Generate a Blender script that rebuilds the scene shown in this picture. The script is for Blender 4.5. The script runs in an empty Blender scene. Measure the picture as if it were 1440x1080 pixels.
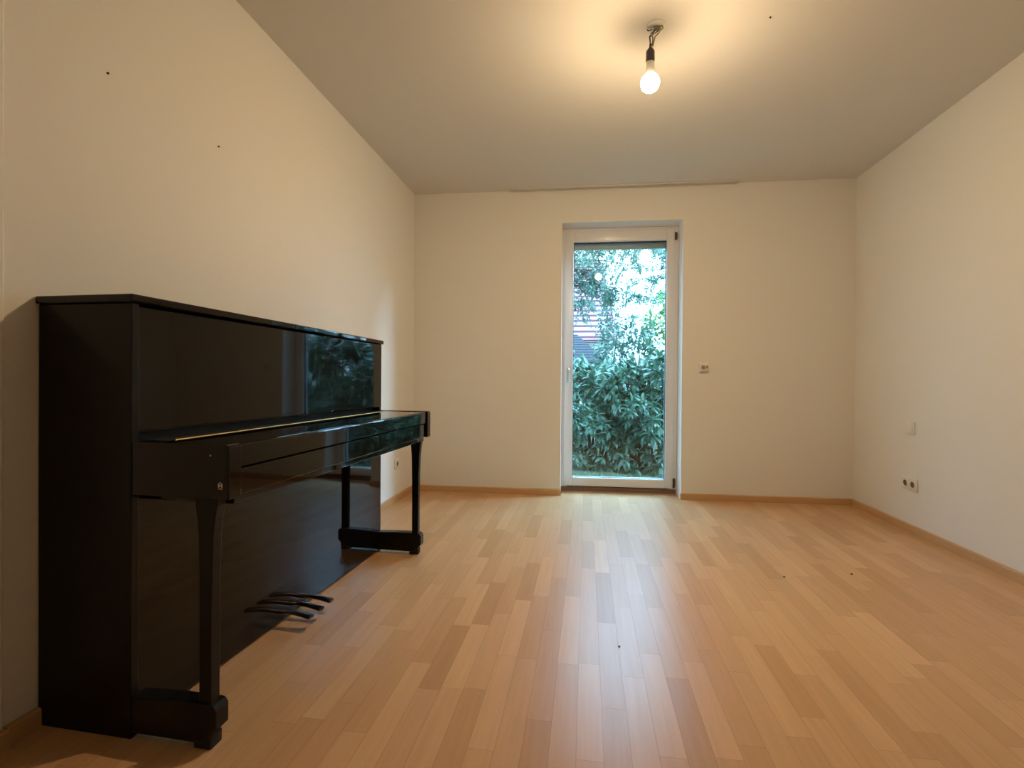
import bpy, bmesh, math, random
from mathutils import Vector, Matrix
random.seed(7)
C = bpy.context.scene.collection
PI = math.pi

# ------------------------------------------------------------------ materials
def mat(name):
    m = bpy.data.materials.new(name); m.use_nodes = True
    nt = m.node_tree
    return m, nt, nt.nodes['Principled BSDF']

def simple(name, col, rough=.5, metal=0., coat=0., bump=None, spec=.5):
    m, nt, b = mat(name)
    b.inputs['Base Color'].default_value = (*col, 1)
    b.inputs['Roughness'].default_value = rough
    b.inputs['Metallic'].default_value = metal
    b.inputs['Coat Weight'].default_value = coat
    b.inputs['Specular IOR Level'].default_value = spec
    tc = nt.nodes.new('ShaderNodeTexCoord')
    n = nt.nodes.new('ShaderNodeTexNoise')
    n.inputs['Scale'].default_value = bump[0] if bump else 60
    n.inputs['Detail'].default_value = 4
    nt.links.new(tc.outputs['Object'], n.inputs['Vector'])
    if bump:
        bp = nt.nodes.new('ShaderNodeBump')
        bp.inputs['Strength'].default_value = bump[1]
        bp.inputs['Distance'].default_value = bump[2]
        nt.links.new(n.outputs['Fac'], bp.inputs['Height'])
        nt.links.new(bp.outputs['Normal'], b.inputs['Normal'])
    else:
        mr = nt.nodes.new('ShaderNodeMapRange')
        mr.inputs['To Min'].default_value = max(0, rough * .92)
        mr.inputs['To Max'].default_value = min(1, rough * 1.08)
        nt.links.new(n.outputs['Fac'], mr.inputs['Value'])
        nt.links.new(mr.outputs['Result'], b.inputs['Roughness'])
    return m

def vary(name, cols, scale, rough=.5, detail=3, coords='Object', bump=None, spec=.5):
    """noise driven ramp between colours"""
    m, nt, b = mat(name)
    tc = nt.nodes.new('ShaderNodeTexCoord')
    n = nt.nodes.new('ShaderNodeTexNoise'); n.inputs['Scale'].default_value = scale
    n.inputs['Detail'].default_value = detail
    r = nt.nodes.new('ShaderNodeValToRGB')
    els = r.color_ramp.elements
    k = len(cols)
    els[0].position = .3; els[0].color = (*cols[0], 1)
    els[1].position = .7; els[1].color = (*cols[-1], 1)
    for i in range(1, k - 1):
        e = els.new(.3 + .4 * i / (k - 1)); e.color = (*cols[i], 1)
    nt.links.new(tc.outputs[coords], n.inputs['Vector'])
    nt.links.new(n.outputs['Fac'], r.inputs['Fac'])
    nt.links.new(r.outputs['Color'], b.inputs['Base Color'])
    b.inputs['Roughness'].default_value = rough
    b.inputs['Specular IOR Level'].default_value = spec
    if bump:
        bp = nt.nodes.new('ShaderNodeBump')
        bp.inputs['Strength'].default_value = bump[0]; bp.inputs['Distance'].default_value = bump[1]
        nt.links.new(n.outputs['Fac'], bp.inputs['Height'])
        nt.links.new(bp.outputs['Normal'], b.inputs['Normal'])
    return m

def leafmat(name, cols, rough=.35, trans=.35, scale=9.):
    m = vary(name, cols, scale, rough, spec=.5)
    nt = m.node_tree; b = nt.nodes['Principled BSDF']
    out = nt.nodes['Material Output']
    t = nt.nodes.new('ShaderNodeBsdfTranslucent')
    mx = nt.nodes.new('ShaderNodeMixShader'); mx.inputs[0].default_value = trans
    ramp = [n for n in nt.nodes if n.type == 'VALTORGB'][0]
    nt.links.new(ramp.outputs['Color'], t.inputs['Color'])
    nt.links.new(b.outputs[0], mx.inputs[1]); nt.links.new(t.outputs[0], mx.inputs[2])
    nt.links.new(mx.outputs[0], out.inputs['Surface'])
    return m

M = {}
M['wall'] = simple('white_wall_paint', (.80, .785, .75), .9, bump=(230, .35, .0012), spec=.2)
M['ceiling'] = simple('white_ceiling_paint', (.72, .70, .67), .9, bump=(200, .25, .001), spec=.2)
M['piano'] = simple('black_polyester_lacquer', (.004, .0036, .0034), .035, spec=.36)
M['piano_side'] = simple('black_lacquer_worn', (.005, .0045, .004), .30, spec=.25)
M['piano_dark'] = simple('dark_recess', (.003, .003, .003), .6)
M['brass'] = simple('brass', (.50, .32, .11), .4, 1)
M['pedal'] = simple('tarnished_brass', (.15, .10, .075), .25, 1)
M['silver'] = simple('silver_mark', (.6, .6, .58), .35, .8)
M['felt'] = simple('felt', (.05, .02, .02), .95)
M['pvc'] = simple('white_pvc', (.74, .74, .76), .3)
M['plastic'] = simple('cream_plastic', (.78, .76, .70), .35)
M['plastic_dark'] = simple('socket_hole_grey', (.13, .10, .085), .6)
M['gasket'] = simple('black_gasket', (.015, .016, .02), .55)
M['metal'] = simple('brushed_metal', (.55, .53, .5), .3, 1)
M['darkmetal'] = simple('dark_hinge', (.10, .075, .05), .5, .6)
M['alu'] = simple('aluminium_shutter', (.42, .45, .5), .45, .2)
M['thresh'] = simple('threshold_brown', (.20, .12, .07), .5)
M['socket'] = simple('black_bakelite', (.035, .033, .035), .45)
M['wire_a'] = simple('brown_wire', (.10, .06, .04), .5)
M['wire_b'] = simple('yellow_wire', (.45, .42, .12), .5)
M['wire_c'] = simple('grey_wire', (.25, .24, .24), .5)
M['nail'] = simple('dark_plug', (.02, .015, .012), .7)
M['speck'] = simple('dark_speck', (.02, .015, .01), .7)
M['track'] = simple('white_track', (.68, .66, .63), .4)
M['bark'] = vary('bark', [(0.0338, 0.0203, 0.0129), (0.081, 0.0495, 0.0324)], 12, .9)
M['laurel'] = leafmat('laurel_leaf', [(0.0302, 0.0732, 0.0445), (0.0605, 0.1207, 0.0712), (0.1043, 0.1722, 0.1068)], .26, .2, 6)
M['laurel2'] = leafmat('shrub_leaf', [(0.0412, 0.0916, 0.0653), (0.0779, 0.1404, 0.1008), (0.1283, 0.1894, 0.1366)], .4, .3, 5)
M['birch'] = leafmat('birch_leaf', [(0.0713, 0.1425, 0.11), (0.1213, 0.2052, 0.1532), (0.185, 0.2737, 0.201)], .5, .35, 4)
M['lime'] = leafmat('lime_leaf', [(0.0576, 0.1505, 0.0332), (0.1154, 0.23, 0.0566), (0.1964, 0.301, 0.0866)], .45, .4, 4)
M['grass'] = vary('grass_blades', [(0.0491, 0.0875, 0.0401), (0.1067, 0.1312, 0.0708)], 3, .7)
M['lawn'] = vary('lawn', [(0.0384, 0.0565, 0.024), (0.0846, 0.0973, 0.048), (0.1153, 0.1077, 0.0609)], 2.2, .9, bump=(.6, .03))
M['plaster'] = vary('house_plaster', [(.62, .60, .58), (.7, .69, .67)], 2, .9)
M['soil'] = vary('soil', [(.04, .035, .03), (.09, .075, .06)], 8, .95)

def roofmat(name, a, b_, rows):
    m, nt, b = mat(name)
    uv = nt.nodes.new('ShaderNodeTexCoord'); sp = nt.nodes.new('ShaderNodeSeparateXYZ')
    nt.links.new(uv.outputs['UV'], sp.inputs[0])
    d = nt.nodes.new('ShaderNodeMath'); d.operation = 'DIVIDE'; d.inputs[1].default_value = rows
    f = nt.nodes.new('ShaderNodeMath'); f.operation = 'FRACT'
    nt.links.new(sp.outputs['Y'], d.inputs[0]); nt.links.new(d.outputs[0], f.inputs[0])
    r = nt.nodes.new('ShaderNodeValToRGB'); e = r.color_ramp.elements
    e[0].position = .0; e[0].color = (*b_, 1); e[1].position = .42; e[1].color = (*a, 1)
    q = e.new(.3); q.color = (*b_, 1)
    nt.links.new(f.outputs[0], r.inputs['Fac']); nt.links.new(r.outputs['Color'], b.inputs['Base Color'])
    b.inputs['Roughness'].default_value = .9; b.inputs['Specular IOR Level'].default_value = .1
    return m
M['roof_red'] = roofmat('red_roof_tiles', (.26, .13, .13), (.08, .028, .036), .36)
M['roof_grey'] = roofmat('grey_roof_tiles', (.045, .04, .045), (.014, .012, .015), .22)

# beech skirting
def skirting():
    m, nt, b = mat('beech_skirting')
    tc = nt.nodes.new('ShaderNodeTexCoord'); mp = nt.nodes.new('ShaderNodeMapping')
    mp.inputs['Scale'].default_value = (6, 6, 90)
    n = nt.nodes.new('ShaderNodeTexNoise'); n.inputs['Scale'].default_value = 1.; n.inputs['Detail'].default_value = 5
    r = nt.nodes.new('ShaderNodeValToRGB')
    r.color_ramp.elements[0].color = (.50, .30, .14, 1); r.color_ramp.elements[1].color = (.62, .39, .20, 1)
    nt.links.new(tc.outputs['Object'], mp.inputs['Vector']); nt.links.new(mp.outputs[0], n.inputs['Vector'])
    nt.links.new(n.outputs['Fac'], r.inputs['Fac']); nt.links.new(r.outputs['Color'], b.inputs['Base Color'])
    b.inputs['Roughness'].default_value = .35
    return m
M['skirting'] = skirting()

# strip parquet: staves along Y, 68 mm wide
def parquet():
    m, nt, b = mat('beech_strip_parquet')
    N = nt.nodes.new; L = nt.links.new
    def math_(op, a, c=None, d=None):
        n = N('ShaderNodeMath'); n.operation = op
        for i, v in enumerate((a, c, d)):
            if v is None: continue
            if isinstance(v, (int, float)): n.inputs[i].default_value = v
            else: L(v, n.inputs[i])
        return n.outputs[0]
    tc = N('ShaderNodeTexCoord'); sep = N('ShaderNodeSeparateXYZ'); L(tc.outputs['Object'], sep.inputs[0])
    x, y = sep.outputs['X'], sep.outputs['Y']
    W = .0685
    xs = math_('DIVIDE', math_('ADD', x, 10.02), W)
    xi = math_('FLOOR', xs); xf = math_('FRACT', xs)
    wn = N('ShaderNodeTexWhiteNoise'); wn.noise_dimensions = '1D'; L(xi, wn.inputs['W'])
    wn2 = N('ShaderNodeTexWhiteNoise'); wn2.noise_dimensions = '1D'; L(math_('ADD', xi, 137.31), wn2.inputs['W'])
    ln = math_('MULTIPLY_ADD', wn2.outputs['Value'], .16, .38)
    ys = math_('ADD', math_('DIVIDE', math_('ADD', y, 10.), ln), math_('MULTIPLY', wn.outputs['Value'], 7.3))
    yi = math_('FLOOR', ys); yf = math_('FRACT', ys)
    cmb = N('ShaderNodeCombineXYZ'); L(xi, cmb.inputs[0]); L(yi, cmb.inputs[1])
    rn = N('ShaderNodeTexWhiteNoise'); rn.noise_dimensions = '3D'; L(cmb.outputs[0], rn.inputs['Vector'])
    # grain
    gm = N('ShaderNodeMapping'); gm.inputs['Scale'].default_value = (70, 3.2, 1)
    off = N('ShaderNodeVectorMath'); off.operation = 'ADD'
    sc = N('ShaderNodeVectorMath'); sc.operation = 'SCALE'; sc.inputs['Scale'].default_value = 9.
    L(rn.outputs['Color'], sc.inputs[0]); L(tc.outputs['Object'], off.inputs[0]); L(sc.outputs[0], off.inputs[1])
    L(off.outputs[0], gm.inputs['Vector'])
    g = N('ShaderNodeTexNoise'); g.inputs['Scale'].default_value = 1; g.inputs['Detail'].default_value = 6; g.inputs['Distortion'].default_value = .1
    L(gm.outputs[0], g.inputs['Vector'])
    ramp = N('ShaderNodeValToRGB'); e = ramp.color_ramp.elements
    e[0].position = 0; e[0].color = (.52, .295, .135, 1)
    e[1].position = 1; e[1].color = (.69, .425, .22, 1)
    for p_, c_ in ((.12, (.56, .32, .155)), (.35, (.605, .355, .176)), (.7, (.635, .38, .195))):
        q = e.new(p_); q.color = (*c_, 1)
    L(rn.outputs['Value'], ramp.inputs['Fac'])
    gr = N('ShaderNodeMapRange'); gr.inputs['From Min'].default_value = .3; gr.inputs['From Max'].default_value = .7
    gr.inputs['To Min'].default_value = .93; gr.inputs['To Max'].default_value = 1.04
    L(g.outputs['Fac'], gr.inputs['Value'])
    # gaps between strips and butt joints
    dx = math_('MINIMUM', xf, math_('SUBTRACT', 1., xf))
    gx = math_('LESS_THAN', dx, .011)
    dy = math_('MINIMUM', yf, math_('SUBTRACT', 1., yf))
    gy = math_('LESS_THAN', dy, .0016)
    gap = math_('MAXIMUM', gx, gy)
    dark = math_('MULTIPLY_ADD', gap, -.30, 1.)
    tot = math_('MULTIPLY', gr.outputs[0], dark)
    mul = N('ShaderNodeVectorMath'); mul.operation = 'SCALE'
    L(ramp.outputs['Color'], mul.inputs[0]); L(tot, mul.inputs['Scale'])
    L(mul.outputs[0], b.inputs['Base Color'])
    # worn lacquer: roughness varies with soft blotches
    bl = N('ShaderNodeTexNoise'); bl.inputs['Scale'].default_value = 3.2; bl.inputs['Detail'].default_value = 6
    L(tc.outputs['Object'], bl.inputs['Vector'])
    rr = N('ShaderNodeMapRange'); rr.inputs['To Min'].default_value = .282; rr.inputs['To Max'].default_value = .35
    L(bl.outputs['Fac'], rr.inputs['Value'])
    L(rr.outputs[0], b.inputs['Roughness'])
    b.inputs['Specular IOR Level'].default_value = .5
    bp = N('ShaderNodeBump'); bp.inputs['Strength'].default_value = .5; bp.inputs['Distance'].default_value = .0006
    hh = math_('SUBTRACT', math_('MULTIPLY', g.outputs['Fac'], .05), gap)
    L(hh, bp.inputs['Height']); L(bp.outputs['Normal'], b.inputs['Normal'])
    return m
M['parquet'] = parquet()

def glassmat():
    m = bpy.data.materials.new('window_glass'); m.use_nodes = True
    nt = m.node_tree; nt.nodes.clear()
    o = nt.nodes.new('ShaderNodeOutputMaterial'); t = nt.nodes.new('ShaderNodeBsdfTransparent')
    t.inputs[0].default_value = (.93, .97, .96, 1)
    g = nt.nodes.new('ShaderNodeBsdfGlossy'); g.inputs['Roughness'].default_value = .01
    f = nt.nodes.new('ShaderNodeFresnel')
    ge = nt.nodes.new('ShaderNodeNewGeometry'); mr = nt.nodes.new('ShaderNodeMapRange')      # pane faces reflect alike from both sides
    mr.inputs['To Min'].default_value = 1.5; mr.inputs['To Max'].default_value = 1 / 1.5
    nt.links.new(ge.outputs['Backfacing'], mr.inputs['Value']); nt.links.new(mr.outputs[0], f.inputs['IOR'])
    mx = nt.nodes.new('ShaderNodeMixShader')
    nt.links.new(f.outputs[0], mx.inputs[0]); nt.links.new(t.outputs[0], mx.inputs[1]); nt.links.new(g.outputs[0], mx.inputs[2])
    nt.links.new(mx.outputs[0], o.inputs[0])
    return m
M['glass'] = glassmat()

def emit(name, col, s):
    m, nt, b = mat(name)
    b.inputs['Base Color'].default_value = (.9, .9, .88, 1)
    b.inputs['Emission Color'].default_value = (*col, 1); b.inputs['Emission Strength'].default_value = s
    return m
M['bulb'] = emit('lit_bulb', (1., .722, .405), 700.)
def led(m, s):
    # LED bulb: the dome throws its light down and sideways, little back past the collar
    nt = m.node_tree; b = nt.nodes['Principled BSDF']
    tc = nt.nodes.new('ShaderNodeTexCoord'); sp = nt.nodes.new('ShaderNodeSeparateXYZ')
    nt.links.new(tc.outputs['Normal'], sp.inputs[0])
    mr = nt.nodes.new('ShaderNodeMapRange'); mr.interpolation_type = 'SMOOTHSTEP'
    mr.inputs['From Min'].default_value = -.55; mr.inputs['From Max'].default_value = .29
    mr.inputs['To Min'].default_value = s; mr.inputs['To Max'].default_value = s * .022
    nt.links.new(sp.outputs['Z'], mr.inputs['Value']); nt.links.new(mr.outputs[0], b.inputs['Emission Strength'])
led(M['bulb'], 1290.)

# ------------------------------------------------------------------ mesh helpers
def box(bm, x0, x1, y0, y1, z0, z1, bev=0., seg=2):
    r = bmesh.ops.create_cube(bm, size=1)
    vs = r['verts']
    for v in vs:
        v.co = Vector(((x0 + x1) / 2 + v.co.x * (x1 - x0), (y0 + y1) / 2 + v.co.y * (y1 - y0), (z0 + z1) / 2 + v.co.z * (z1 - z0)))
    if bev:
        es = list({e for v in vs for e in v.link_edges})
        bmesh.ops.bevel(bm, geom=es, offset=bev, segments=seg, affect='EDGES', profile=.5)
    return bm

def prism(bm, pts, axis, a, b_):
    """extrude 2-D polygon pts along axis; pts in the remaining axes' order"""
    def P(p, w):
        if axis == 0: return (w, p[0], p[1])
        if axis == 1: return (p[0], w, p[1])
        return (p[0], p[1], w)
    A = [bm.verts.new(P(p, a)) for p in pts]; B = [bm.verts.new(P(p, b_)) for p in pts]
    n = len(pts)
    bm.faces.new(A); bm.faces.new(B[::-1])
    for i in range(n):
        bm.faces.new((A[i], B[i], B[(i + 1) % n], A[(i + 1) % n]))
    bmesh.ops.recalc_face_normals(bm, faces=bm.faces)
    return bm

def lathe(bm, prof, cx=0, cy=0, seg=32):
    rings = []
    for r, z in prof:
        if r < 1e-5: rings.append([bm.verts.new((cx, cy, z))])
        else: rings.append([bm.verts.new((cx + r * math.cos(2 * PI * i / seg), cy + r * math.sin(2 * PI * i / seg), z)) for i in range(seg)])
    for a, c in zip(rings, rings[1:]):
        for i in range(seg):
            j = (i + 1) % seg
            f = [a[i % len(a)], a[j % len(a)], c[j % len(c)], c[i % len(c)]]
            u = []
            for v in f:
                if v not in u: u.append(v)
            if len(u) > 2: bm.faces.new(u)
    bmesh.ops.recalc_face_normals(bm, faces=bm.faces)
    return bm

def tube(bm, pts, r, seg=8):
    pts = [Vector(p) for p in pts]; rr = r if isinstance(r, (list, tuple)) else [r] * len(pts)
    rings = []
    for i, p in enumerate(pts):
        d = (pts[min(i + 1, len(pts) - 1)] - pts[max(i - 1, 0)]).normalized()
        u = d.orthogonal().normalized() if i == 0 else (u - d * u.dot(d)).normalized()
        w = d.cross(u)
        rings.append([bm.verts.new(p + (u * math.cos(2 * PI * k / seg) + w * math.sin(2 * PI * k / seg)) * rr[i]) for k in range(seg)])
    for a, c in zip(rings, rings[1:]):
        for k in range(seg):
            bm.faces.new((a[k], a[(k + 1) % seg], c[(k + 1) % seg], c[k]))
    bm.faces.new(rings[0][::-1]); bm.faces.new(rings[-1])
    return bm

def smoothpts(pts, n=5):
    out = []; P = [Vector(p) for p in pts]
    for i in range(len(P) - 1):
        p0, p1, p2, p3 = P[max(i - 1, 0)], P[i], P[i + 1], P[min(i + 2, len(P) - 1)]
        for k in range(n):
            t = k / n
            out.append(.5 * ((2 * p1) + (-p0 + p2) * t + (2 * p0 - 5 * p1 + 4 * p2 - p3) * t * t + (-p0 + 3 * p1 - 3 * p2 + p3) * t ** 3))
    out.append(P[-1]); return out

def obj(name, bm, material, parent=None, smooth=False, label=None):
    me = bpy.data.meshes.new(name); bm.to_mesh(me); bm.free()
    me.materials.append(material)
    if smooth:
        for p in me.polygons: p.use_smooth = True
        try: me.set_sharp_from_angle(angle=math.radians(35))
        except Exception: pass
    o = bpy.data.objects.new(name, me); C.objects.link(o)
    if parent: o.parent = parent
    if label: o['label'] = label
    return o
B = bmesh.new
def thing(name, label, cat, loc=(0, 0, 0), rz=0., group=None):
    o = bpy.data.objects.new(name, None); C.objects.link(o)
    o.empty_display_size = .1
    o.location = loc; o.rotation_euler = (0, 0, rz); o['label'] = label; o['category'] = cat
    if group: o['group'] = group
    return o
def tag(o, label, cat, group=None, kind=None):
    o['label'] = label; o['category'] = cat
    if group: o['group'] = group
    if kind: o['kind'] = kind
    return o
def struct(o): o['kind'] = 'structure'; return o

# ------------------------------------------------------------------ room
XL, XR, H = -1.454, 2.0324, 2.507
TH = .03202; OX, OY = -1.45406, 4.05618       # back wall frame: origin in the left corner, turned a little
BL = (XR - XL) / math.cos(TH)
def bwroot(o): o.location = (OX, OY, 0); o.rotation_euler = (0, 0, TH); return o
YB = -2.2
D0, D1, DT = 1.247, 2.206, 2.231      # door opening in the back wall
# floor (runs into the door reveal)
bm = B(); box(bm, XL - .12, XR + .12, YB - .12, 4.04, -.08, 0)
obj_f = struct(obj('floor', bm, M['parquet']))
bm = bmesh.new(); bm.from_mesh(obj_f.data)
def W(bx, by, z=0):
    return (OX + bx * math.cos(TH) - by * math.sin(TH), OY + bx * math.sin(TH) + by * math.cos(TH), z)
bm.clear()
top = [(XL - .12, YB - .12), (XR + .12, YB - .12), W(BL + .12, .0)[:2], W(D1, .0)[:2], W(D1, .172)[:2], W(D0, .172)[:2], W(D0, .0)[:2], W(-.12, .0)[:2]]
prism(bm, top, 2, -.08, 0.)
bm.to_mesh(obj_f.data); bm.free()
bm = B(); prism(bm, [(XL - .12, YB - .12), (XR + .12, YB - .12), W(BL + .12, .1)[:2], W(-.12, .1)[:2]], 2, H, H + .12)
struct(obj('ceiling', bm, M['ceiling']))
# left wall: plain from y 1.05 on; towards the camera the wall stands 10 mm proud with a rounded arris
r = .006
pts = [(XL - .12, YB), (XL + .010, YB)] + [(XL + .010 - r + r * math.cos(a), 1.046 - r + r * math.sin(a)) for a in [PI / 2 * k / 5 for k in range(6)]] + [(XL, 1.046), W(0, .0)[:2], (XL - .12, OY)]
bm = B(); prism(bm, pts, 2, 0, H); struct(obj('wall_left', bm, M['wall']))
bm = B(); box(bm, XR, XR + .12, YB, W(BL, 0)[1], 0, H); struct(obj('wall_right', bm, M['wall']))
bm = B(); box(bm, XL - .12, XR + .12, YB - .12, YB, 0, H); struct(obj('wall_front', bm, M['wall']))
# back wall with the door opening (frame set 0.17 in)
WT = .25
bm = B()
def quadgrid(bm, us, vs, hole, y, flip):
    for i in range(len(us) - 1):
        for j in range(len(vs) - 1):
            if (i, j) == hole: continue
            c = [bm.verts.new((us[i], y, vs[j])), bm.verts.new((us[i + 1], y, vs[j])), bm.verts.new((us[i + 1], y, vs[j + 1])), bm.verts.new((us[i], y, vs[j + 1]))]
            bm.faces.new(c[::-1] if flip else c)
us, vs = [-.12, D0, D1, BL + .12], [-.12, DT, H + .12]
# solid pieces
box(bm, -.12, D0, 0, WT, -.12, H + .1); box(bm, D1, BL + .12, 0, WT, -.12, H + .1); box(bm, D0, D1, 0, WT, DT, H + .1)
box(bm, D0, D1, .20, WT, -.12, -.005)
struct(bwroot(obj('wall_back', bm, M['wall'])))

def prof_board(bm, L0, L1, th=.016, h=.049):
    """skirting along local x, standing in front of plane y=0 (towards -y)"""
    p = [(0, 0), (-th, 0), (-th, h - .006), (-th + .002, h - .002), (-th + .006, h), (0, h)]
    return prism(bm, p, 0, L0, L1)
bm = B(); prof_board(bm, .0, D0 + .003); struct(bwroot(obj('baseboard_back', bm, M['skirting'])))
bm = B(); prof_board(bm, D1 - .006, BL); struct(bwroot(obj('baseboard_back', bm, M['skirting'])))
bm = B(); prism(bm, [(XR, 0), (XR - .016, 0), (XR - .016, .043), (XR - .012, .049), (XR, .049)], 1, YB, W(BL, 0)[1] - .016)
struct(obj('baseboard_right', bm, M['skirting']))
bm = B(); prism(bm, [(XL, 0), (XL + .016, 0), (XL + .016, .043), (XL + .012, .049), (XL, .049)], 1, 1.05, OY - .016)
struct(obj('baseboard_left', bm, M['skirting']))
bm = B(); prism(bm, [(XL + .01, 0), (XL + .026, 0), (XL + .026, .043), (XL + .022, .049), (XL + .01, .049)], 1, YB, 1.046)
struct(obj('baseboard_left', bm, M['skirting']))

# ------------------------------------------------------------------ balcony door
door = struct(bwroot(thing('door_1', 'white glazed balcony door with full-height pane set into the back wall', 'door')))
del door['category']
FY = .172
def frame_bm(x0, x1, z0, z1, wl, wr, wb, wt, y0, y1, bev=.003):
    bm = B()
    box(bm, x0, x0 + wl, y0, y1, z0, z1, bev)
    box(bm, x1 - wr, x1, y0, y1, z0, z1, bev)
    box(bm, x0 + wl - .001, x1 - wr + .001, y0, y1, z1 - wt, z1, bev)
    if wb: box(bm, x0 + wl - .001, x1 - wr + .001, y0, y1, z0, z0 + wb, bev)
    return bm
obj('door_frame', frame_bm(D0, D1, .0, DT, .05, .065, .0, .055, FY, FY + .075), M['pvc'], door)
bm = B(); box(bm, D0 + .002, D1 - .002, FY - .002, FY + .08, .0, .040, .004); obj('threshold', bm, M['thresh'], door, label='brown threshold strip under the door')
S0, S1, SB, ST = 1.270, 2.168, .048, 2.203
G0, G1, GB, GT = 1.343, 2.110, .120, 2.115
obj('sash', frame_bm(S0, S1, SB, ST, G0 - S0, S1 - G1, GB - SB, ST - GT, FY - .014, FY + .062, .005), M['pvc'], door, smooth=True)
obj('gasket', frame_bm(G0 - .002, G1 + .002, GB - .002, GT + .002, .0055, .0055, .0045, .009, FY + .010, FY + .028, 0), M['gasket'], door, label='thin black rubber gasket')
bm = B(); box(bm, G0 - .01, G1 + .01, FY + .028, FY + .034, GB - .01, GT + .01); obj('glass_pane', bm, M['glass'], door)
bm = B(); box(bm, G0 - .01, G1 + .01, FY + .046, FY + .050, GB - .01, GT + .01); obj('glass_pane', bm, M['glass'], door)
# handle
hx, hz = 1.303, 1.035
bm = B(); box(bm, hx - .014, hx + .014, FY - .024, FY - .014, hz - .035, hz + .035, .006, 3)
hd = obj('handle', bm, M['pvc'], door, smooth=True)
bm = B(); lathe(bm, [(0, 0), (.011, 0), (.011, .03), (0, .03)], seg=20)
for v in bm.verts: v.co = Vector((hx + v.co.x, FY - .024 - v.co.z, hz + v.co.y))
tube(bm, smoothpts([(hx, FY - .05, hz + .006), (hx, FY - .056, hz - .008), (hx, FY - .056, hz - .06), (hx, FY - .054, hz - .112)], 4), [.011] * 5 + [.0085] * 8, 12)
obj('lever', bm, M['metal'], hd, smooth=True, label='brushed metal lever pointing down')
for z0, z1, m_ in ((2.115, 2.178, 'darkmetal'), (.055, .135, 'darkmetal')):
    bm = B(); lathe(bm, [(0, z0), (.008, z0), (.008, z1), (0, z1)], 2.182, FY - .012, 16)
    box(bm, 2.176, 2.196, FY - .010, FY + .002, z0 + .006, z1 - .006, .002)
    obj('hinge', bm, M[m_], door, smooth=True, label='dark metal hinge')
# lowered edge of the roller shutter outside
bm = B(); box(bm, D0 + .03, D1 - .03, FY + .064, FY + .074, 2.065, DT, .002)
obj('shutter_slat', bm, M['alu'], door, label='grey end slat of the raised roller shutter')

# ------------------------------------------------------------------ curtain track on the ceiling
tr = bwroot(thing('curtain_track', 'long white curtain track on the ceiling above the balcony door', 'curtain track'))
tr.location = W(0.83, -.02)
bm = B()
for y0 in (-.045, -.022, .0): box(bm, 0, 1.775, y0, y0 + .006, H - .013, H, .001)
box(bm, 0, 1.775, -.045, .006, H - .003, H)
obj('rail', bm, M['track'], tr)
for x0 in (-.004, 1.771):
    bm = B(); box(bm, x0, x0 + .008, -.047, .008, H - .014, H, .001); obj('end_cap', bm, M['track'], tr)

# ------------------------------------------------------------------ wall fittings
def wallbox(name, label, cat, plane):
    return thing(name, label, cat, plane[0], plane[1])
# local frame: plate in XZ plane, facing -Y
th = wallbox('thermostat', 'small square white room thermostat on the back wall right of the door', 'thermostat', (W(2.370, 0, 1.055), TH))
bm = B(); box(bm, -.039, .039, -.008, 0, -.039, .039, .004, 3); obj('back_plate', bm, M['plastic'], th, True)
bm = B(); box(bm, -.035, .035, -.028, -.008, -.035, .034, .006, 3); obj('housing', bm, M['plastic'], th, True)
bm = B(); lathe(bm, [(0, 0), (.015, 0), (.0145, .008), (0, .008)], seg=24)
for v in bm.verts: v.co = Vector((v.co.x - .008, -.028 - v.co.z, v.co.y - .002))
obj('dial', bm, M['metal'], th, True)
bm = B(); box(bm, .017, .025, -.031, -.027, -.008, .012, .001); obj('slide_switch', bm, M['plastic_dark'], th)
sw = wallbox('wall_plate', 'square white blank wall plate above the double socket on the right wall', 'wall plate', ((XR, 3.486, .655), -PI / 2))
bm = B(); box(bm, -.0405, .0405, -.009, 0, -.0405, .0405, .004, 3); obj('frame', bm, M['plastic'], sw, True)
bm = B(); box(bm, -.028, .028, -.013, -.008, -.028, .028, .002, 3); obj('cover', bm, M['plastic'], sw, True)
def socket(root, xs):
    w = .0405 + (len(xs) - 1) * .0355
    bm = B(); box(bm, -w, w, -.009, 0, -.0405, .0405, .004, 3); obj('frame', bm, M['plastic'], root, True)
    for x in xs:
        bm = B()
        lathe(bm, [(.0275, 0), (.0275, .004), (.0215, .004), (.0205, .0006), (0, .0006)], seg=32)
        for v in bm.verts: v.co = Vector((x + v.co.x, -.009 - v.co.z, v.co.y))
        s = obj('socket_insert', bm, M['plastic'], root, True)
        bm = B()
        lathe(bm, [(0, 0), (.0185, 0), (.0185, .0006), (0, .0006)], seg=28)
        for v in bm.verts: v.co = Vector((x + v.co.x, -.0096 - v.co.z, v.co.y))
        obj('socket_well', bm, M['plastic_dark'], s, True, 'dark recessed centre')
s1 = wallbox('wall_socket', 'white double power socket low on the right wall near the corner', 'socket', ((XR, 3.488, .302), -PI / 2)); socket(s1, (-.0355, .0355))
s2 = wallbox('wall_socket', 'single white power socket low on the left wall beyond the piano', 'socket', ((XL, 3.675, .288), PI / 2)); socket(s2, (0,))
# plugs / drill holes
def plug(loc, axis, label):
    bm = B(); lathe(bm, [(0, -.012), (.0035, -.012), (.0038, .0), (.003, .003), (.0016, .006), (0, .007)], seg=14)
    o = obj('wall_plug', bm, M['nail'], None, True); o.location = loc
    o.rotation_euler = (0, PI / 2, 0) if axis == 'x' else (PI, 0, 0)
    tag(o, label, 'wall plug'); return o
plug((XL, 1.323, 1.864), 'x', 'small dark screw plug high on the left wall, nearer the camera')
plug((XL, 1.785, 1.856), 'x', 'small dark screw plug on the left wall above the middle of the piano')
plug((.768, 2.288, H), 'z', 'small dark screw plug in the ceiling right of the bulb')

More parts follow.
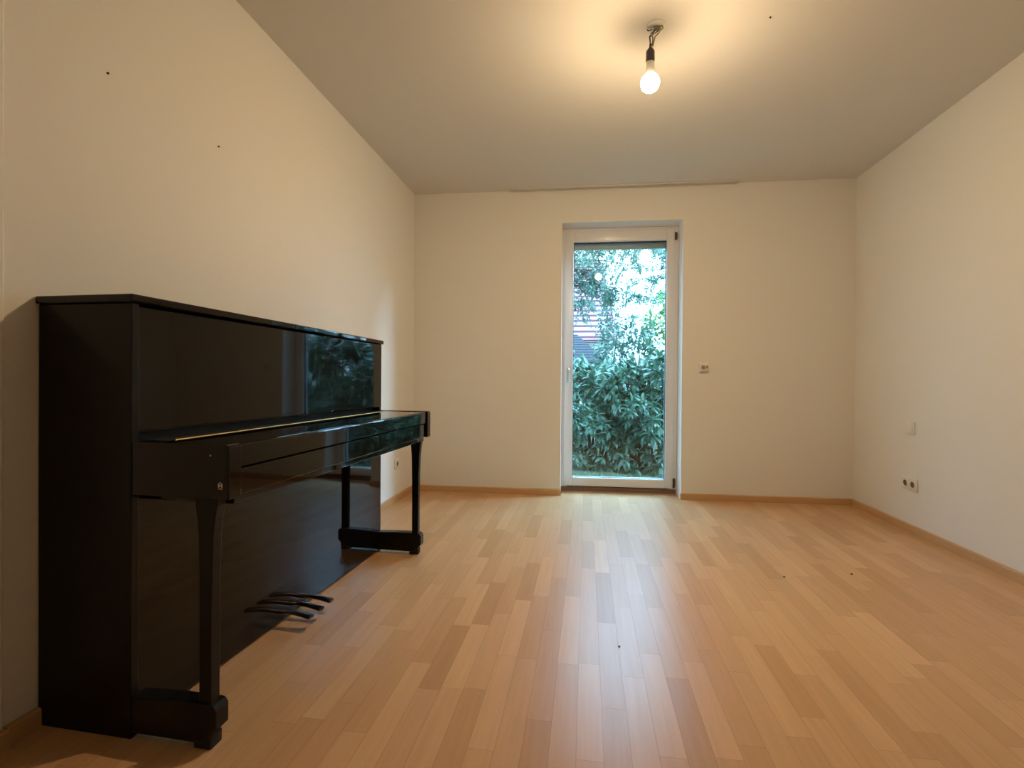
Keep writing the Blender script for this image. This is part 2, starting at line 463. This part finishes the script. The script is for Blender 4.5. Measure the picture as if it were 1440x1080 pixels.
# ------------------------------------------------------------------ bare bulb
LX, LY = .2665, 2.273
lamp = thing('pendant_lamp', 'bare lit bulb in a black socket hanging from loose wires on the ceiling', 'lamp', (LX, LY, H))
def off(z): return z - H
bm = B(); lathe(bm, [(0, 0), (.040, 0), (.040, -.002), (.030, -.004), (0, -.004)], .022, 0, 28); obj('ceiling_disc', bm, M['plastic'], lamp, True)
bm = B(); tube(bm, smoothpts([(.022, 0, 0), (.020, 0, -.012), (.008, .002, -.022), (.0, 0, -.034), (.008, -.002, -.042), (.018, 0, -.034)], 5), .0022, 8)
obj('hook', bm, M['metal'], lamp, True)
bm = B(); box(bm, .012, .040, -.009, .009, -.020, -.006, .003); obj('terminal_block', bm, M['wire_c'], lamp)
z0 = off(2.425)
for nm, pts, m_, r_ in (
        ('wire', [(0, 0, z0), (-.002, 0, -.058), (-.003, 0, -.046), (.004, .003, -.036), (.012, 0, -.028), (.022, .004, -.014)], 'wire_a', .0030),
        ('wire', [(.006, 0, z0 - .006), (.010, 0, -.064), (.009, -.002, -.050), (.004, 0, -.042), (.016, 0, -.034), (.034, 0, -.024), (.038, .002, -.012)], 'wire_c', .0028),
        ('wire', [(.010, 0, z0 - .010), (.015, 0, -.070), (.020, 0, -.050), (.034, 0, -.036), (.044, 0, -.018), (.040, 0, -.006)], 'wire_b', .0028),
        ('wire', [(.008, .002, -.014), (-.008, .004, -.018), (-.014, .002, -.012)], 'wire_a', .0026),
        ('wire', [(.030, 0, -.010), (.048, -.004, -.008), (.052, -.006, -.020), (.040, -.004, -.026)], 'wire_b', .0028)):
    bm = B(); tube(bm, smoothpts(pts, 5), r_, 7); obj(nm, bm, M[m_], lamp, True)
bm = B(); lathe(bm, [(0, off(2.428)), (.0045, off(2.427)), (.005, off(2.414)), (.011, off(2.406)), (.0185, off(2.394)), (.0190, off(2.352)), (.0175, off(2.348)), (0, off(2.348))], seg=28)
obj('lamp_socket', bm, M['socket'], lamp, True)
bm = B(); lathe(bm, [(0, off(2.350)), (.0165, off(2.350)), (.0180, off(2.33)), (.0190, off(2.294)), (0, off(2.294))], seg=28)
obj('bulb_base', bm, M['plastic'], lamp, True, 'white plastic collar of the bulb')
bm = B()
R0, zc = .0405, off(2.2575)
prof = [(.0185, off(2.2945))]
for k in range(0, 17):
    a = math.radians(60) - k * math.radians(150) / 16
    prof.append((R0 * math.cos(a), zc + R0 * math.sin(a)))
prof[-1] = (0, zc - R0)
lathe(bm, prof, seg=32); obj('bulb', bm, M['bulb'], lamp, True, 'glowing round bulb')

# ------------------------------------------------------------------ piano (local: +X out into the room, +Y along its length)
AL = .028
piano = thing('upright_piano', 'glossy black upright piano with closed key lid against the left wall', 'piano', (-1.1575, 1.1205, 0), -AL)
LP = 1.48; DP = .293
P_, PS = M['piano'], M['piano_side']
ST_ = .022
for y0 in (0, LP - ST_):
    bm = B(); box(bm, -DP, 0, y0, y0 + ST_, 0, 1.129, .0025, 2); obj('side_panel', bm, PS, piano)
bm = B(); box(bm, -DP, -DP + .02, ST_, LP - ST_, .04, 1.125); obj('back_panel', bm, M['piano_dark'], piano)
bm = B(); box(bm, -DP + .02, -.040, ST_, LP - ST_, .0, .075, .002); obj('bottom_rail', bm, P_, piano)
bm = B(); box(bm, -DP - .002, .009, -.009, LP + .009, 1.129, 1.1505, .005, 3); obj('lid', bm, P_, piano)
bm = B(); box(bm, -.030, -.004, ST_ + .002, LP - ST_ - .002, .788, 1.124, .0025, 2); up = obj('upper_panel', bm, P_, piano)
up.rotation_euler = (0, 0, -.017); up.location = (-.0095, 0, 0)
bm = B(); box(bm, -.030, -.004, ST_ + .002, LP - ST_ - .002, .012, .640, .0025, 2); lp = obj('lower_panel', bm, P_, piano)
lp.rotation_euler = (0, 0, -.014); lp.location = (-.0095, 0, 0)
bm = B(); box(bm, -.20, -.035, ST_, LP - ST_, .60, .79); obj('action_rail', bm, M['piano_dark'], piano)
# key bed, slip, fall
bm = B(); box(bm, -.03, .262, .045, LP - .045, .612, .640, .002); obj('key_bed', bm, P_, piano)
bm = B(); box(bm, .245, .272, .046, LP - .046, .634, .703, .003, 3); obj('key_slip', bm, P_, piano)
# fallboard: curved nose profile
prof = [(.060, .756), (.060, .768), (.268, .7665), (.2725, .7655), (.275, .7635), (.2765, .760), (.2765, .7085), (.270, .7065), (.262, .7065), (.262, .750), (.10, .754)]
bm = B(); prism(bm, prof, 1, .047, LP - .047); fb = obj('fallboard', bm, P_, piano)
prof = [(-.004, .745), (-.004, .768), (.054, .768), (.054, .750)]
bm = B(); prism(bm, prof, 1, .047, LP - .047); obj('key_shelf', bm, M['piano_dark'], piano)
bm = B(); tube(bm, [(.0575, .075, .7675), (.0575, LP - .07, .7675)], .0026, 8); obj('hinge', bm, M['brass'], piano, True, 'long brass piano hinge')
def rounded(x0, x1, z0, z1, rt, rb, n=6):
    p = [(x0, z0)]
    p += [(x1 - rb + rb * math.sin(a), z0 + rb - rb * math.cos(a)) for a in [PI / 2 * k / n for k in range(n + 1)]]
    p += [(x1 - rt + rt * math.cos(a), z1 - rt + rt * math.sin(a)) for a in [PI / 2 * k / n for k in range(n + 1)]]
    p += [(x0, z1)]
    return p
for s, y0 in ((0, 0.), (1, LP - .045)):
    bm = B(); prism(bm, rounded(.001, .284, .632, .770, .012, .004), 1, y0, y0 + .045)
    es = [e for e in bm.edges if abs(e.verts[0].co.y - e.verts[1].co.y) < 1e-6]
    bmesh.ops.bevel(bm, geom=es, offset=.003, segments=2, affect='EDGES', profile=.5)
    a = obj('arm', bm, P_, piano)
    if s == 0:
        bm = B(); tube(bm, [(.232, -.0006, .742), (.232, .001, .742)], .0022, 10); obj('screw', bm, M['silver'], a, True)
        # small silver emblem on the near arm
        bm = B()
        for (x0, x1, z0, z1) in ((.254, .257, .663, .674), (.263, .266, .663, .674), (.257, .263, .667, .670), (.254, .266, .659, .661), (.2585, .2615, .673, .677)):
            box(bm, x0, x1, -.0006, .0006, z0, z1)
        obj('emblem', bm, M['silver'], a, label='tiny silver emblem')
    # leg: flared top, tapering downwards
    yl0, yl1 = (y0 + .006, y0 + .037)
    prof = [(.196, .100), (.230, .100), (.231, .40), (.234, .53), (.240, .585), (.246, .614), (.246, .634), (.182, .634), (.182, .612), (.187, .585), (.192, .53), (.195, .40)]
    bm = B(); prism(bm, prof, 1, yl0, yl1)
    es = [e for e in bm.edges if abs(e.verts[0].co.y - e.verts[1].co.y) < 1e-6]
    bmesh.ops.bevel(bm, geom=es, offset=.0025, segments=2, affect='EDGES', profile=.5)
    obj('leg', bm, PS, piano)
    # toe block with a chamfered nose
    prof = [(.0, .016), (.205, .016), (.228, .034), (.248, .054), (.248, .102), (.240, .113), (.228, .116), (.10, .115), (.0, .109)]
    bm = B(); prism(bm, prof, 1, y0 + .0, y0 + .048)
    es = [e for e in bm.edges if abs(e.verts[0].co.y - e.verts[1].co.y) < 1e-6]
    bmesh.ops.bevel(bm, geom=es, offset=.005, segments=3, affect='EDGES', profile=.5)
    t_ = obj('toe_block', bm, PS, piano)
    bm = B(); box(bm, .182, .232, y0 + .004, y0 + .044, 0, .034, .004); obj('foot_glide', bm, M['piano_dark'], t_, True)
# pedals
for k, yy in enumerate((.605, .675, .745)):
    bm = B()
    path = smoothpts([(-.03, yy, .056), (.03, yy, .058), (.075, yy, .056), (.115, yy, .050), (.135, yy, .047)], 4)
    n = len(path); rings = []
    for i, p in enumerate(path):
        t = i / (n - 1)
        w = .012 + .008 * max(0, (t - .35) / .65) ** 1.2 if t < .95 else .014
        hgt = .0075 if t < .9 else .005
        rings.append([bm.verts.new(p + Vector((0, math.cos(a) * w, math.sin(a) * hgt))) for a in [2 * PI * q / 12 for q in range(12)]])
    for a, c in zip(rings, rings[1:]):
        for q in range(12): bm.faces.new((a[q], a[(q + 1) % 12], c[(q + 1) % 12], c[q]))
    bm.faces.new(rings[0][::-1]); bm.faces.new(rings[-1])
    obj('pedal', bm, M['pedal'], piano, True, 'dull brass foot pedal')

# ------------------------------------------------------------------ crumbs on the floor
for (x, y, s, lab) in ((.121, 1.784, .0045, 'tiny dark crumb on the parquet in the glare from the door'), (.946, 2.554, .006, 'tiny dark crumb on the parquet left of the other one by the right wall'), (1.289, 2.647, .006, 'tiny dark crumb on the parquet nearest the right wall')):
    bm = B(); bmesh.ops.create_icosphere(bm, subdivisions=2, radius=s)
    for v in bm.verts:
        v.co = Vector((v.co.x * .8 * (1 + .2 * math.sin(v.co.y * 900)), v.co.y * 1.5, v.co.z * .45 + s * .45))
    o = obj('crumb', bm, M['speck'], None, True); o.location = (x, y, 0); tag(o, lab, 'crumb')

# ------------------------------------------------------------------ outside
GZ = -.16
bm = B(); prism(bm, [(-30, 4.60), (40, 4.60), (40, 60), (-30, 60)], 2, GZ - .3, GZ)
lawn = struct(obj('ground', bm, M['lawn']))

class Leaves:
    def __init__(s): s.v = []; s.f = []
    def leaf(s, p, d, n, L, w, fold=.25, curl=.15):
        """leaf from p along d, n = up normal"""
        side = d.cross(n)
        if side.length < 1e-4: side = d.orthogonal()
        side.normalize(); n = side.cross(d).normalized()
        i = len(s.v)
        m1 = p + d * L * .35 + n * (-fold * w * .5 + curl * L * .12); m2 = p + d * L * .7 + n * (-fold * w * .4)
        s.v += [p, p + d * L * .32 + side * w * .5, m1, p + d * L * .32 - side * w * .5,
                p + d * L * .7 + side * w * .42 - n * curl * L * .3, m2 - n * curl * L * .3, p + d * L * .7 - side * w * .42 - n * curl * L * .3, p + d * L - n * curl * L]
        s.f += [(i, i + 1, i + 2), (i, i + 2, i + 3), (i + 1, i + 4, i + 5, i + 2), (i + 2, i + 5, i + 6, i + 3), (i + 4, i + 7, i + 5), (i + 5, i + 7, i + 6)]
    def quad(s, p, d, n, L, w):
        side = d.cross(n)
        if side.length < 1e-4: side = d.orthogonal()
        side.normalize(); i = len(s.v)
        s.v += [p, p + d * L * .5 + side * w * .5, p + d * L, p + d * L * .5 - side * w * .5]
        s.f += [(i, i + 1, i + 2, i + 3)]
    def build(s, name, m, parent, origin=Vector((0, 0, 0))):
        me = bpy.data.meshes.new(name); me.from_pydata([v - origin for v in s.v], [], s.f); me.materials.append(m)
        o = bpy.data.objects.new(name, me); C.objects.link(o)
        if parent: o.parent = parent
        return o
def rv():
    while 1:
        v = Vector((random.uniform(-1, 1), random.uniform(-1, 1), random.uniform(-1, 1)))
        if .1 < v.length < 1: return v.normalized()

# hedge of big drooping leaves, made of neighbouring laurel bushes
def laurel(cx, cy, rx, ry, top, n, label, m='laurel', size=.125, dens=7):
    root = thing('laurel_bush', label, 'bush', (cx, cy, GZ), 0, 'laurel bushes outside the balcony door')
    o = Vector((cx, cy, GZ)); Lv = Leaves(); st = bmesh.new()
    for k in range(n):
        # cluster positions on and inside a bushy volume
        a = random.uniform(0, 2 * PI); zz = random.random() ** .85
        prof = (1 - (2 * zz - .9) ** 4 * .5) if zz > .45 else .86 + .3 * zz
        rr = random.uniform(.62, 1.0) ** .5 * min(prof, 1.05) * (1 + .16 * math.sin(5 * a + 9 * zz + cx) + .1 * math.sin(13 * zz + 3 * a))
        p = Vector((math.cos(a) * rx * rr, math.sin(a) * ry * rr, .04 + zz * (top - GZ - .04) * (1 + .06 * math.sin(4 * a + cx))))
        if p.y > ry * .55: continue
        out = Vector((math.cos(a), math.sin(a) * 1.3, .25)).normalized()
        q = random.randint(dens - 2, dens + 1)
        for j in range(q):
            b_ = 2 * PI * j / q + random.uniform(-.3, .3)
            u = out.orthogonal().normalized(); w = out.cross(u)
            d = (out * random.uniform(.25, .7) + (u * math.cos(b_) + w * math.sin(b_)) * 1.0 + Vector((0, 0, -.45))).normalized()
            L = size * random.uniform(.7, 1.15)
            Lv.leaf(o + p, d, Vector((0, -.2, 1)) + rv() * .25, L, L * .36, .3, random.uniform(.15, .4))
        if k % 14 == 0 and zz > .2:
            base = Vector((p.x * .25, p.y * .25, -.02))
            tube(st, [base, base.lerp(p, .5) + Vector((0, 0, .12)), p - out * .03], [.016, .01, .004], 6)
    Lv.build('foliage', M[m], root, o)
    obj('stems', st, M['bark'], root)
    return root
hed = [
    (.10, 6.60, .62, .55, 1.10, 651, 'dark laurel bush seen through the left half of the door pane', 'laurel', .125),
    (.86, 6.45, .62, .60, 1.18, 806, 'dark laurel bush seen through the right half of the door pane', 'laurel', .13),
    (-.72, 6.75, .62, .55, 1.45, 465, 'laurel bush standing just left of what the door pane shows', 'laurel', .125),  # hedge end out of view, raised to block sky light from the left
    (1.72, 6.4,   .66, .6, 1.45, 900, 'laurel bush right of the pane, mirrored in the piano front', 'laurel', .13),
    (2.75, 6.3, .60, .55, .62, 420, 'low laurel bush right of the tall ones beside the door', 'laurel', .12),
    (3.95, 6.4, .62, .55, .66, 380, 'low laurel bush at the right end of the hedge', 'laurel', .12)]
for a in hed: laurel(*a[:7], m=a[7], size=a[8])

def shrub(name, cx, cy, rx, ry, z0, z1, n, m, leaf, label, cat='shrub', asp=.6):
    root = thing(name, label, cat, (cx, cy, GZ)); o = Vector((cx, cy, GZ)); Lv = Leaves(); st = bmesh.new()
    for k in range(n):
        d = rv(); r_ = random.uniform(.55, 1.) ** .6
        lump = 1 + .18 * math.sin(6 * d.x + cx * 3) * math.cos(5 * d.z) + .12 * math.sin(11 * d.y + 7 * d.z)
        p = Vector((d.x * rx * r_ * lump, d.y * ry * r_ * lump, (z0 + z1) / 2 - GZ + d.z * (z1 - z0) / 2 * r_ * lump))
        dd = (d + rv() * .9 + Vector((0, 0, -.3))).normalized()
        L = leaf * random.uniform(.6, 1.2)
        Lv.leaf(o + p, dd, Vector((0, 0, 1)) + rv() * .6, L, L * asp, .2, .1)
        if k % 120 == 0:
            tube(st, [(p.x * .1, p.y * .1, -.02), (p.x * .5, p.y * .5, p.z * .6), tuple(p * .97)], [.025, .014, .005], 6)
    Lv.build('foliage', M[m], root, o); obj('stems', st, M['bark'], root)
    return root
shrub('leafy_shrub', .72, 8.6, .58, .6, GZ + .1, 1.95, 3600, 'laurel2', .085, 'pale green shrub behind the laurel hedge, left of the bright one', asp=.5)
shrub('leafy_shrub', 1.56, 8.9, .66, .6, GZ + .1, 2.75, 3600, 'lime', .085, 'bright green tall shrub behind the hedge at the right of the pane', asp=.55)
shrub('leafy_shrub', -.35, 8.5, .72, .6, GZ + .1, 1.36, 2600, 'laurel2', .09, 'low pale green shrub below the grey roof')
shrub('leafy_shrub', 3.05, 8.3, .80, .6, GZ + .1, 2.3, 3800, 'laurel2', .10, 'broad green shrub behind the low laurel bushes at the right')
shrub('leafy_shrub', -2.5, 7.9, .95, .8, GZ + .1, 2.7, 2600, 'laurel', .11, 'tall dark shrub added out of view on the left to block sky light')  # unseen shrub, added to hold back sky light bound for the right wall
shrub('leafy_shrub', .50, 11.9, .34, .4, GZ + .1, 2.75, 1500, 'laurel2', .09, 'slim pale shrub in front of the red roof')

def tree(cx, cy, h, boughs, n, leaf, m, label, spread):
    root = thing('garden_tree', label, 'tree', (cx, cy, GZ)); o = Vector((cx, cy, GZ)); Lv = Leaves(); st = bmesh.new()
    tube(st, smoothpts([(0, 0, -.1), (.04, .03, h * .35), (-.05, 0, h * .7), (.02, 0, h)], 4), [.10 - .085 * i / 12 for i in range(13)], 8)
    per = n // len(boughs)
    for (bz, ex, ey, ez) in boughs:
        a = Vector((0, 0, bz)); e = Vector((ex, ey, ez))
        path = smoothpts([a, a.lerp(e, .35) + Vector((0, 0, .22)), a.lerp(e, .7) + Vector((0, 0, .2)), e], 4)
        tube(st, path, [.035 - .03 * i / (len(path) - 1) for i in range(len(path))], 6)
        # side twigs hanging from the bough
        tw = []
        for k in range(26):
            t = random.uniform(.2, 1) * (len(path) - 1); i = min(int(t), len(path) - 2)
            p = path[i].lerp(path[i + 1], t - i)
            d = (rv() * Vector((1, 1, .5)) + Vector((0, 0, -.35))).normalized() * random.uniform(.25, spread)
            q = p + d + Vector((0, 0, -.08))
            tube(st, [p, p.lerp(q, .5) + Vector((0, 0, .04)), q], [.007, .005, .002], 5); tw.append((p, q))
        for k in range(per):
            p, q = random.choice(tw); t = random.random() ** .7
            c = p.lerp(q, t) + rv() * random.uniform(.01, .09)
            d = (rv() + Vector((0, 0, -.8))).normalized(); L = leaf * random.uniform(.65, 1.15)
            Lv.leaf(o + c, d, rv(), L, L * .66, .1, .1)
    Lv.build('foliage', M[m], root, o); obj('branches', st, M['bark'], root)
tree(-1.7, 10.6, 5.6, [(2.5, 1.7, -.3, 2.75), (2.9, 2.3, -.2, 3.0), (3.0, 2.1, .1, 3.4), (3.3, 2.7, -.2, 3.45), (3.4, 1.8, -.3, 3.8), (3.6, 2.4, .2, 3.95), (3.8, 3.0, -.2, 3.85),
                     (4.1, 2.2, 0, 4.5), (2.9, 2.8, .2, 2.9), (3.4, -1.5, 0, 3.8)], 15000, .056, 'birch',
     'small-leaved tree whose branches fill the upper left of the door pane', .62)
tree(3.9, 11.4, 5.2, [(2.9, -2.3, 0, 3.05), (3.2, -2.7, .1, 3.4), (3.5, -2.2, -.3, 3.8), (3.7, -3.1, -.2, 3.95), (3.0, 1.0, .2, 4.2), (3.6, .9, -.4, 4.8)], 8000, .056, 'birch',
     'small-leaved tree whose thin branches reach in from the upper right of the pane', .5)

# grass blades on the strip of lawn before the hedge
g = Leaves()
for k in range(9000):
    x = random.uniform(-1.2, 3.4); y = random.uniform(4.9, 5.85)
    d = (Vector((random.uniform(-.5, .5), random.uniform(-.5, .5), 1))).normalized()
    g.quad(Vector((x, y, GZ - .003)), d, rv(), random.uniform(.03, .075), .007)
tag(g.build('grass', M['grass'], None), 'short pale grass growing between the door and the laurel hedge', 'grass', kind='stuff')

# neighbouring house with hipped red roof, and a garage with a grey roof before it
def roofed(name, label, cat, x0, x1, y0, y1, eave, ridge, hip, m, over=.35, wall='plaster'):
    root = thing(name, label, cat, ((x0 + x1) / 2, (y0 + y1) / 2, GZ))
    ox, oy = (x0 + x1) / 2, (y0 + y1) / 2
    a, b_ = (x1 - x0) / 2, (y1 - y0) / 2
    bm = B(); box(bm, -a, a, -b_, b_, -.05, eave - GZ); w = obj('walls', bm, M[wall], root)
    bm = B(); uvl = bm.loops.layers.uv.new('UVMap')
    A, Bb = a + over, b_ + over; e, r_ = eave - GZ - .05, ridge - GZ
    V = [bm.verts.new(c) for c in ((-A, -Bb, e), (A, -Bb, e), (A, Bb, e), (-A, Bb, e), (-A + hip, 0, r_), (A - hip, 0, r_),
                                   (-A, -Bb, e - .08), (A, -Bb, e - .08), (A, Bb, e - .08), (-A, Bb, e - .08))]
    F = [(0, 1, 5, 4), (1, 2, 5), (2, 3, 4, 5), (3, 0, 4), (6, 7, 1, 0), (7, 8, 2, 1), (8, 9, 3, 2), (9, 6, 0, 3), (9, 8, 7, 6)]
    for f in F:
        fc = bm.faces.new([V[i] for i in f]); n = None
        fc.normal_update(); n = fc.normal
        h_ = Vector((0, 0, 1)).cross(n)
        h_ = h_.normalized() if h_.length > 1e-3 else Vector((1, 0, 0)); u_ = n.cross(h_)
        for l in fc.loops: l[uvl].uv = (l.vert.co.dot(h_) + 50, l.vert.co.dot(u_) + 50)
    obj('roof', bm, M[m], root)
    for xw in (-a * .6, -a * .1, a * .5):
        bm = B(); box(bm, xw - .5, xw + .5, -b_ - .04, -b_ + .02, .9, 2.1); f = obj('window', bm, M['pvc'], root)
        bm = B(); box(bm, xw - .42, xw + .42, -b_ - .05, -b_ - .035, .98, 2.02); obj('pane', bm, M['gasket'], f)
    return root
roofed('house', 'house with a red tiled roof beyond the garden, seen through the pane', 'house', -11., .75, 18.5, 27., 2.5, 6.3, .45, 'roof_red')
roofed('garage', 'low outbuilding with a grey tiled roof in front of the red roof', 'outbuilding', -6., .25, 13.2, 17., 1.5, 2.35, .85, 'roof_grey', .3)

# ------------------------------------------------------------------ world: overcast evening sky
w = bpy.data.worlds.new('sky'); bpy.context.scene.world = w; w.use_nodes = True
nt = w.node_tree; bg = nt.nodes['Background']
tc = nt.nodes.new('ShaderNodeTexCoord'); sp = nt.nodes.new('ShaderNodeSeparateXYZ'); rp = nt.nodes.new('ShaderNodeValToRGB')
nt.links.new(tc.outputs['Generated'], sp.inputs[0]); nt.links.new(sp.outputs['Z'], rp.inputs['Fac']); nt.links.new(rp.outputs['Color'], bg.inputs['Color'])
rp.color_ramp.elements[0].position = 0; rp.color_ramp.elements[0].color = (.125, .215, .31, 1)
rp.color_ramp.elements[1].position = .8; rp.color_ramp.elements[1].color = (.33, .63, 1, 1)
bg.inputs['Strength'].default_value = 22.
# the evening sky is brighter towards +X
mx = nt.nodes.new('ShaderNodeMapRange'); mx.inputs['From Min'].default_value = -.6; mx.inputs['From Max'].default_value = .85
mx.inputs['To Min'].default_value = .5; mx.inputs['To Max'].default_value = 1.8
ml = nt.nodes.new('ShaderNodeVectorMath'); ml.operation = 'SCALE'
nt.links.new(sp.outputs['X'], mx.inputs['Value']); nt.links.new(rp.outputs['Color'], ml.inputs[0]); nt.links.new(mx.outputs[0], ml.inputs['Scale'])
nt.links.new(ml.outputs[0], bg.inputs['Color'])
w.cycles.sampling_method = 'MANUAL'; w.cycles.sample_map_resolution = 512

# low veiled sun to the right of the garden
sl = bpy.data.lights.new('low_sun', 'SUN'); sl.energy = 10.; sl.color = (.46, .72, 1.); sl.angle = math.radians(16)
so = bpy.data.objects.new('low_sun', sl); C.objects.link(so)
az, el = math.radians(69), math.radians(17)
so.location = (8, 10, 6)
so.rotation_euler = Vector((-math.sin(az) * math.cos(el), -math.cos(az) * math.cos(el), -math.sin(el))).to_track_quat('-Z', 'Y').to_euler()

# ------------------------------------------------------------------ camera
cam = bpy.data.cameras.new('camera'); co = bpy.data.objects.new('camera', cam); C.objects.link(co)
cam.sensor_width = 36; cam.lens = 699.786 / 1440 * 36; cam.clip_start = .02; cam.clip_end = 300
yaw, pitch, roll = .14894, -.0057, .00727
cy, sy = math.cos(yaw), math.sin(yaw)
fw = Vector((-sy * math.cos(pitch), cy * math.cos(pitch), math.sin(pitch))); rt = Vector((cy, sy, 0)); upv = rt.cross(fw)
r2 = rt * math.cos(roll) + upv * math.sin(roll); u2 = -rt * math.sin(roll) + upv * math.cos(roll)
m3 = Matrix((r2, u2, -fw)).transposed()
co.matrix_world = Matrix.Translation((0, 0, .93309)) @ m3.to_4x4()
sc = bpy.context.scene; sc.camera = co
sc.view_settings.view_transform = 'Standard'; sc.view_settings.look = 'None'; sc.view_settings.gamma = 1
sc.view_settings.use_curve_mapping = False; sc.view_settings.exposure = 0
